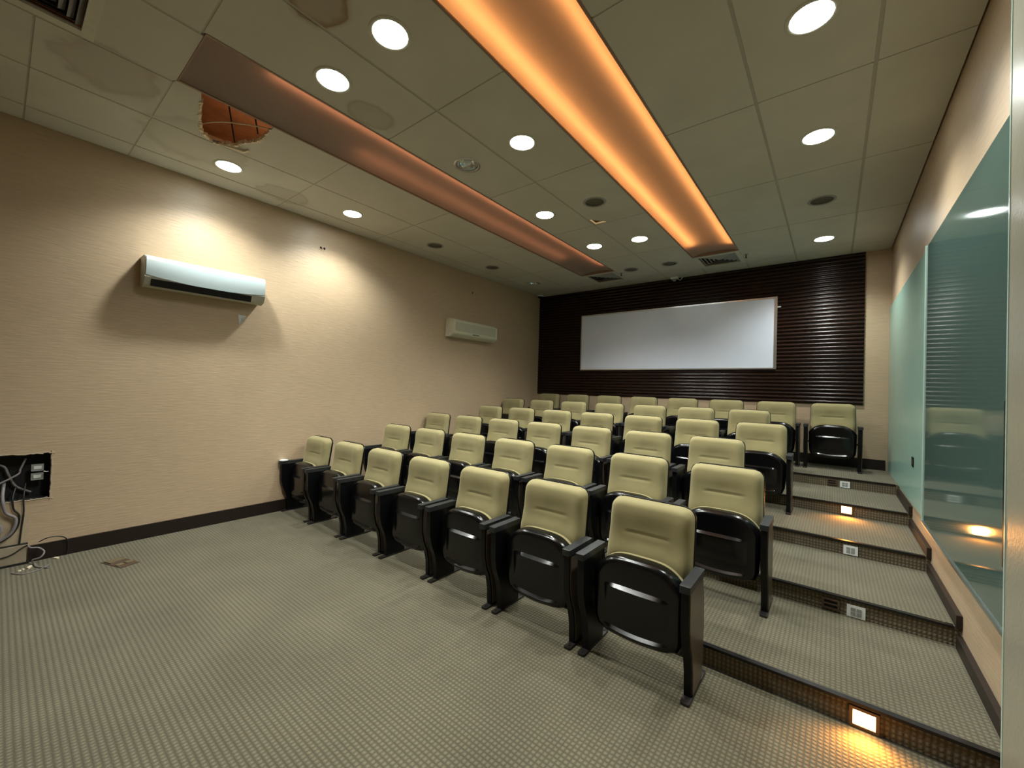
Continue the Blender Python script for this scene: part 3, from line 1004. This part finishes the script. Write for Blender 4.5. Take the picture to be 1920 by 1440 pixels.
# ------------------------------------------------------------------ air conditioners
def ac_main():
    t_ = thing('air_conditioner', 'white wall air conditioner with an open dark slot, nearer one on the left wall', 'air conditioner', (XL, 1.285, 2.47))
    w = .49
    body = rounded_poly([(.002, .138), (.150, .138), (.196, .10), (.196, -.065), (.165, -.130), (.100, -.150), (.002, -.130)], [.0, .03, .04, .03, .03, .03, .0], 5)
    bm = BM()
    A = [bm.verts.new((p[0], -w, p[1])) for p in body]; B = [bm.verts.new((p[0], w, p[1])) for p in body]
    bm.faces.new(A); bm.faces.new(B[::-1])
    for i in range(len(body)):
        j = (i + 1) % len(body); bm.faces.new((A[i], B[i], B[j], A[j]))
    bevel(bm, .010, 3, 60)
    obj('housing', bm, 'cream_white', t_, smooth=35)
    # front cover, its lower edge sagging in the middle
    bm = BM()
    n = 24
    rows = []
    for i in range(n + 1):
        u = -1 + 2 * i / n
        zb = -.046 - .036 * (1 - u * u)
        col = []
        for k in range(9):
            v = k / 8
            z = .128 + (zb - .128) * v
            x = .200 + .010 * math.sin(PI * min(max(v, 0), 1)) + (-.02 * max(0, (.15 - v) / .15) ** 2)
            col.append(bm.verts.new((x, u * (w - .006), z)))
        rows.append(col)
    for a, b_ in zip(rows, rows[1:]):
        for k in range(8): bm.faces.new((a[k], b_[k], b_[k + 1], a[k + 1]))
    ext = bmesh.ops.extrude_face_region(bm, geom=bm.faces[:])
    for v in [g for g in ext['geom'] if isinstance(g, bmesh.types.BMVert)]: v.co.x -= .012
    obj('front_cover', bm, 'cool_white', t_, smooth=40)
    bm = BM()
    prism(bm, [(.182, -.086), (.203, -.080), (.178, -.142), (.160, -.136)], 'y', -w + .045, w - .13)
    obj('air_slot', bm, 'dark', t_)
    bm = BM(); box(bm, .168, .186, -w + .05, w - .14, -.118, -.112)
    for v in bm.verts: pass
    obj('louvre_blade', bm, 'steel', t_)
    bm = BM()
    for (y, z, l) in ((-.43, .085, .05), (-.40, .075, .05), (.20, .02, .045), (.385, .0, .018)):
        box(bm, .2045, .2075, y - l, y + l, z - .004, z + .004)
    obj('label_mark', bm, 'white', t_)
    return t_
MT['cream_white'] = plain('housing_plastic', (0.52, 0.52, 0.44), .4, noise=.02)
ac_main()

def ac_old():
    t_ = thing('air_conditioner', 'yellowed cream air conditioner with a ribbed grille, farther one on the left wall', 'air conditioner', (XL, 5.105, 2.475))
    w = .545
    body = rounded_poly([(.002, .150), (.150, .140), (.190, .105), (.190, -.095), (.120, -.150), (.002, -.150)], [0, .03, .03, .03, .03, 0], 4)
    bm = BM(); prism(bm, body, 'y', -w, w); bevel(bm, .012, 3, 60)
    obj('housing', bm, 'cream', t_, smooth=35)
    bm = BM()
    box(bm, .186, .193, -w + .05, w - .05, -.060, .090)
    for i in range(15):
        z = -.055 + i * .01
        box(bm, .193, .1955, -w + .05, w - .05, z, z + .004)
    obj('grille', bm, 'creamgrille', t_)
    bm = BM()
    prism(bm, [(.150, -.128), (.166, -.116), (.170, -.120), (.154, -.132)], 'y', -w + .05, w - .05)
    obj('outlet_flap', bm, 'creamgrille', t_)
    bm = BM(); box(bm, .1935, .1985, -.10, .06, -.088, -.078)
    obj('handle_slot', bm, 'dark', t_)
    return t_
ac_old()

# ------------------------------------------------------------------ bits on the left wall
# torn wallpaper flap below the white air conditioner
bm = BM()
v = [bm.verts.new(p) for p in ((XL + .001, 1.590, 2.205), (XL + .012, 1.668, 2.198), (XL + .030, 1.640, 2.150), (XL + .002, 1.606, 2.085), (XL + .004, 1.62, 2.17))]
bm.faces.new((v[0], v[4], v[3])); bm.faces.new((v[0], v[1], v[4])); bm.faces.new((v[1], v[2], v[4])); bm.faces.new((v[2], v[3], v[4]))
ext = bmesh.ops.extrude_face_region(bm, geom=bm.faces[:])
for q in [g for g in ext['geom'] if isinstance(g, bmesh.types.BMVert)]: q.co.x += .0012
tag(obj('paper_flap', bm, 'white'), 'torn white wallpaper flap hanging under the white air conditioner', 'paper')
# pair of small hooks
bm = BM()
for dy in (-.022, .022):
    lathe(bm, [(.0, .012), (.010, .011), (.013, .004), (.013, .0)], 12, (XL, 2.478 + dy, 3.187 - abs(dy) * .3), axis='x')
    tube(bm, [(XL + .008, 2.478 + dy, 3.185), (XL + .022, 2.478 + dy, 3.17), (XL + .024, 2.478 + dy * .6, 3.155)], .004, 6)
tag(obj('wall_hook', bm, 'steel', smooth=40), 'small metal double hook high on the left wall between the air conditioners', 'hook')
bm = BM(); lathe(bm, [(.0, .004), (.014, .003), (.018, .0)], 12, (XL, 5.17, 3.169), axis='x')
tag(obj('wall_plug', bm, 'brown', smooth=40), 'small brown wall plug above the cream air conditioner', 'wall plug')

# rough opening with an electric box, sockets and cables
eb = thing('electrical_box', 'open black electric box in a rough cut of the left wall, full of cables', 'electric box', (XL, 0, .68))
bm = BM()
x0 = -.115
box(bm, x0 - .004, x0, OY0, OY1, OZ0 - .68, OZ1 - .68)
box(bm, x0, -.006, OY0 - .0, OY0 + .004, OZ0 - .68, OZ1 - .68); box(bm, x0, -.006, OY1 - .004, OY1, OZ0 - .68, OZ1 - .68)
box(bm, x0, -.006, OY0, OY1, OZ0 - .68, OZ0 - .676); box(bm, x0, -.006, OY0, OY1, OZ1 - .684, OZ1 - .68)
obj('box_shell', bm, 'dark', eb)
bm = BM()
random.seed(3)
ed = []
for k in range(22):
    a = OY0 + (OY1 - OY0) * k / 21
    tube(bm, [(.0, a - .016, OZ1 - .68 + random.uniform(-.004, .006)), (.0, a + .016, OZ1 - .68 + random.uniform(-.004, .006))], .005, 6, smooth=0)
    tube(bm, [(.0, a - .016, OZ0 - .68 + random.uniform(-.008, .004)), (.0, a + .016, OZ0 - .68 + random.uniform(-.008, .004))], .005, 6, smooth=0)
for k in range(12):
    z = OZ0 - .68 + (OZ1 - OZ0) * k / 11
    tube(bm, [(.0, OY1 + random.uniform(-.004, .005), z - .02), (.0, OY1 + random.uniform(-.004, .005), z + .02)], .0045, 6, smooth=0)
obj('rough_edge', bm, plain('torn_plaster', (0.42, 0.34, 0.25), .9, noise=.2, nscale=60), eb)
for zz in (.062, -.010):
    bm = BM(); box(bm, -.060, -.046, .195, .262, zz - .030, zz + .026); bevel(bm, .005, 2)
    so = obj('socket', bm, 'grey', eb, smooth=40)
    bm = BM(); box(bm, -.046, -.041, .208, .250, zz - .014, zz + .012); bevel(bm, .003, 2)
    obj('socket_insert', bm, 'white', so, smooth=40)
bm = BM(); tube(bm, [(-.02, .285, .025), (-.005, .27, .028), (.004, .262, .034)], .004, 6)
obj('wire_end', bm, 'white', eb)
# cables hanging out
def cable(pts, r, mat, label):
    bm = BM(); tube(bm, pts, r, 8)
    return tag(obj('cable', bm, mat, smooth=60), label, 'cable', 'loose cables at the wall opening')
X = XL
cable([(X - .06, .12, .60), (X + .012, .105, .525), (X + .014, .112, .44), (X + .014, .142, .38), (X + .014, .130, .28), (X + .014, .06, .20), (X + .014, -.10, .145)], .006, 'cable', 'thick black cable bowing down out of the open electric box')
cable([(X - .06, .17, .62), (X + .012, .160, .522), (X + .012, .164, .40), (X + .012, .156, .28), (X + .014, .148, .152)], .005, 'cable', 'thin black cable dropping straight from the electric box to the trunking')
cable([(X - .06, .06, .64), (X + .02, .055, .528), (X + .03, .075, .42), (X + .03, .125, .36), (X + .03, .09, .24), (X + .03, -.05, .17)], .011, 'cablegrey', 'thick grey cable loop hanging below the electric box')
cable([(X - .04, .0, .72), (X + .01, .02, .64), (X + .055, .015, .54), (X + .07, .02, .40), (X + .07, .05, .30), (X + .07, .0, .22), (X + .07, -.1, .2)], .013, 'cablegrey', 'grey conduit bundle at the left edge of the view under the electric box')
cable([(X - .08, -.05, .80), (X - .085, .05, .77), (X - .085, .08, .70), (X - .09, .12, .60), (X - .09, .20, .54)], .008, 'cablegrey', 'grey cable curled inside the open electric box')
cable([(X - .015, .03, .64), (X - .03, .125, .70), (X - .055, .14, .74), (X - .06, .165, .82)], .007, 'cablegrey', 'grey cable rising through the open electric box')
cable([(X + .022, .250, .150), (X + .05, .29, .176), (X + .055, .34, .178), (X + .04, .385, .155), (X + .03, .405, .118), (X + .03, .41, .06), (X + .035, .405, .008)], .004, 'cable', 'thin black cable arching over the baseboard end')
cable([(X + .03, .185, .145), (X + .06, .205, .125), (X + .065, .245, .115), (X + .10, .275, .085), (X + .12, .255, .05), (X + .10, .215, .035), (X + .11, .225, .012), (X + .20, .235, .006), (X + .28, .29, .005)], .006, 'cablegrey', 'grey cable snaking from the trunking onto the carpet')
cable([(X + .05, .19, .148), (X + .05, .16, .13), (X + .052, .10, .09), (X + .052, .0, .075)], .005, 'cable', 'black cable drooping across the front of the beige trunking')
cable([(X + .22, .11, .004), (X + .30, .16, .004), (X + .28, .24, .004), (X + .20, .30, .004)], .004, 'cablegrey', 'thin grey cable lying on the carpet by the trunking')
# beige trunking and dark strip below the box
tk = thing('cable_trunking', 'beige boxed cable trunking at floor level under the electric box', 'trunking', (X, -.1, 0))
bm = BM(); box(bm, 0.001, .042, -.30, .285, .016, .150); bevel(bm, .004, 2)
obj('cover', bm, plain('trunking_beige', (0.36, 0.30, 0.215), .6, noise=.08), tk)
bm = BM(); box(bm, 0.001, .050, -.30, .300, 0, .016)
obj('base_strip', bm, 'dark', tk)
bm = BM(); box(bm, 0.001, .03, -.30, .292, .150, .156)
obj('top_gap', bm, 'dark', tk)
bm = BM(); box(bm, X + .0005, X + .004, -.3, .192, .158, .384)
tag(obj('wall_patch', bm, plain('patch_paint', (0.47, 0.38, 0.26), .6, noise=.06)), 'bare lighter wall patch below the electric box, above the trunking', 'wall patch')
for i, (x, y, l, w, a, lab) in enumerate([(X + .075, .345, .045, .016, .6, 'white plaster scrap on the floor against the baseboard'),
                          (X + .17, .200, .060, .018, -.3, 'larger white plaster scrap on the carpet below the cables'),
                          (X + .21, .150, .016, .014, .2, 'small white plaster crumb on the carpet beside the larger scrap'),
                          (X + .195, .168, .014, .012, .9, 'tiny white plaster crumb between the scrap and the trunking')]):
    bm = BM()
    pts = [(-l / 2, -w / 2), (l * .3, -w * .6), (l / 2, w * .1), (l * .2, w / 2), (-l * .4, w * .4)]
    ca, sa = math.cos(a), math.sin(a)
    prism(bm, [(p[0] * ca - p[1] * sa, p[0] * sa + p[1] * ca) for p in pts], 'z', .001, .011)
    bevel(bm, .002, 1)
    tag(obj('plaster_scrap', bm, 'gypsum', None, (x, y, 0)), lab, 'debris', 'plaster scraps by the wall')
# floor box
fb = thing('floor_box', 'small dull metal floor socket box set in the carpet by the left wall', 'floor socket', (-4.49, .660, 0), math.radians(20))
bm = BM(); box(bm, -.125, .125, -.062, .062, -.004, .004); bevel(bm, .002, 1)
obj('plate', bm, 'brown', fb)
bm = BM(); box(bm, -.105, -.025, -.050, .050, .004, .011); bevel(bm, .003, 1)
obj('lid', bm, 'brass', fb)
for y in (-.03, .03):
    bm = BM(); box(bm, .030, .075, y - .022, y + .022, .004, .009); bevel(bm, .003, 1)
    obj('socket_cap', bm, 'brass', fb)

# ------------------------------------------------------------------ riser fittings
def riser_socket(x, k, label, z=.044, dirty=False):
    y = Y1 + (k - 1) * D + .006
    t_ = thing('wall_socket', label, 'power socket', (x, y, (k - 1) * H + z), 0, 'white sockets in the stair risers')
    bm = BM(); box(bm, -.045, .045, -.010, 0, -.036, .036); bevel(bm, .004, 2)
    pl = obj('plate', bm, 'white', t_, smooth=40)
    for sx in (-1, 1):
        for sz in (-1, 1):
            bm = BM(); box(bm, sx * .0145 - .012, sx * .0145 + .012, -.0125, -.008, sz * .0125 - .010, sz * .0125 + .010); bevel(bm, .002, 1)
            obj('module', bm, 'grey' if not dirty else 'ventgrey', t_)
    return t_
riser_socket(.134, 2, 'white socket plate in the second riser, lowest of the three', .041)
riser_socket(.130, 3, 'white socket plate in the third riser, middle of the three')
riser_socket(.124, 5, 'white socket plate in the top riser beside a brown step light')

def step_light(x, k, on, label, z=.055):
    y = Y1 + (k - 1) * D + .006
    t_ = thing('step_light', label, 'step light', (x, y, (k - 1) * H + z), 0, 'step lights in the stair risers')
    bm = BM()
    w, h, f = (.052, .046, .013) if on else (.046, .034, .012)
    box(bm, -w, w, -.012, 0, h - f, h); box(bm, -w, w, -.012, 0, -h, -h + f); box(bm, -w, -w + f, -.012, 0, -h + f, h - f); box(bm, w - f, w, -.012, 0, -h + f, h - f)
    bevel(bm, .003, 1)
    obj('frame', bm, 'brown', t_, smooth=40)
    bm = BM(); box(bm, -w + f, w - f, -.006, -.001, -h + f, h - f)
    obj('lens', bm, 'steplens' if on else 'dark', t_)
    bm = BM()
    if on:
        ld = bpy.data.lights.new('step_lamp', 'SPOT'); ld.energy = STEP_W; ld.color = (1.0, .37, .06)
        ld.spot_size = math.radians(170); ld.spot_blend = .9; ld.shadow_soft_size = .03
        lo = bpy.data.objects.new('lamp', ld); COL.objects.link(lo); lo.parent = t_
        lo.location = (0, -.075, .025); lo.rotation_euler = (math.radians(-50), 0, 0)
    else:
        box(bm, -w + f, w - f, -.014, -.004, -.004, .004)
        obj('hood', bm, 'brown', t_)
    return t_
step_light(.132, 1, True, 'glowing square step light in the lowest riser at the bottom of the view', .048)
step_light(.121, 4, True, 'glowing step light in the fourth riser, shining on the tread', .058)
step_light(.008, 2, False, 'unlit brown step light in the second riser beside a socket', .050)
step_light(.005, 5, False, 'unlit brown step light in the top riser beside a socket')

# ------------------------------------------------------------------ small ceiling and back wall devices
def sprinkler(x, y, label):
    t_ = thing('sprinkler', label, 'sprinkler', (x, y, ZC), 0, 'ceiling sprinkler heads')
    bm = BM(); lathe(bm, [(0, -.003), (.030, -.003), (.032, .0)], 20); obj('escutcheon', bm, 'ventgrey', t_, smooth=40)
    bm = BM(); tube(bm, [(0, 0, -.002), (0, 0, -.045)], .007, 8, smooth=0); lathe(bm, [(0, -.050), (.017, -.049), (.017, -.045), (0, -.044)], 14)
    obj('head', bm, 'steel', t_, smooth=40)
sprinkler(-2.832, 6.471, 'dark sprinkler head beside the vent of the dim cove')
sprinkler(-.999, 6.539, 'dark sprinkler head right of the vent of the orange cove')
cm = thing('ceiling_sensor', 'small white sensor under the ceiling over the whiteboard', 'sensor', (-2.177, YB - .10, ZC))
bm = BM(); box(bm, -.055, .055, -.035, .035, -.035, 0); bevel(bm, .006, 2); obj('mount', bm, 'white', cm, smooth=40)
bm = BM(); lathe(bm, [(0, -.075), (.02, -.070), (.03, -.05), (.03, -.034)], 16); obj('eye', bm, 'grey', cm, smooth=40)
bm = BM(); tube(bm, [(.05, .0, -.02), (.09, .01, -.06), (.12, .02, -.03), (.13, .02, -.002)], .004, 6); obj('wire', bm, 'white', cm, smooth=40)
dm = thing('dome_camera', 'small dome camera in the far left ceiling corner above the slats', 'camera', (XL + .10, YB - .16, ZC))
bm = BM(); lathe(bm, [(0, 0), (.065, 0), (.065, -.02), (.050, -.024), (0, -.024)], 24); obj('base', bm, 'white', dm, smooth=40)
bm = BM(); lathe(bm, [(.048, -.022), (.043, -.045), (.025, -.060), (0, -.066)], 24); obj('dome', bm, 'gloss', dm, smooth=50)
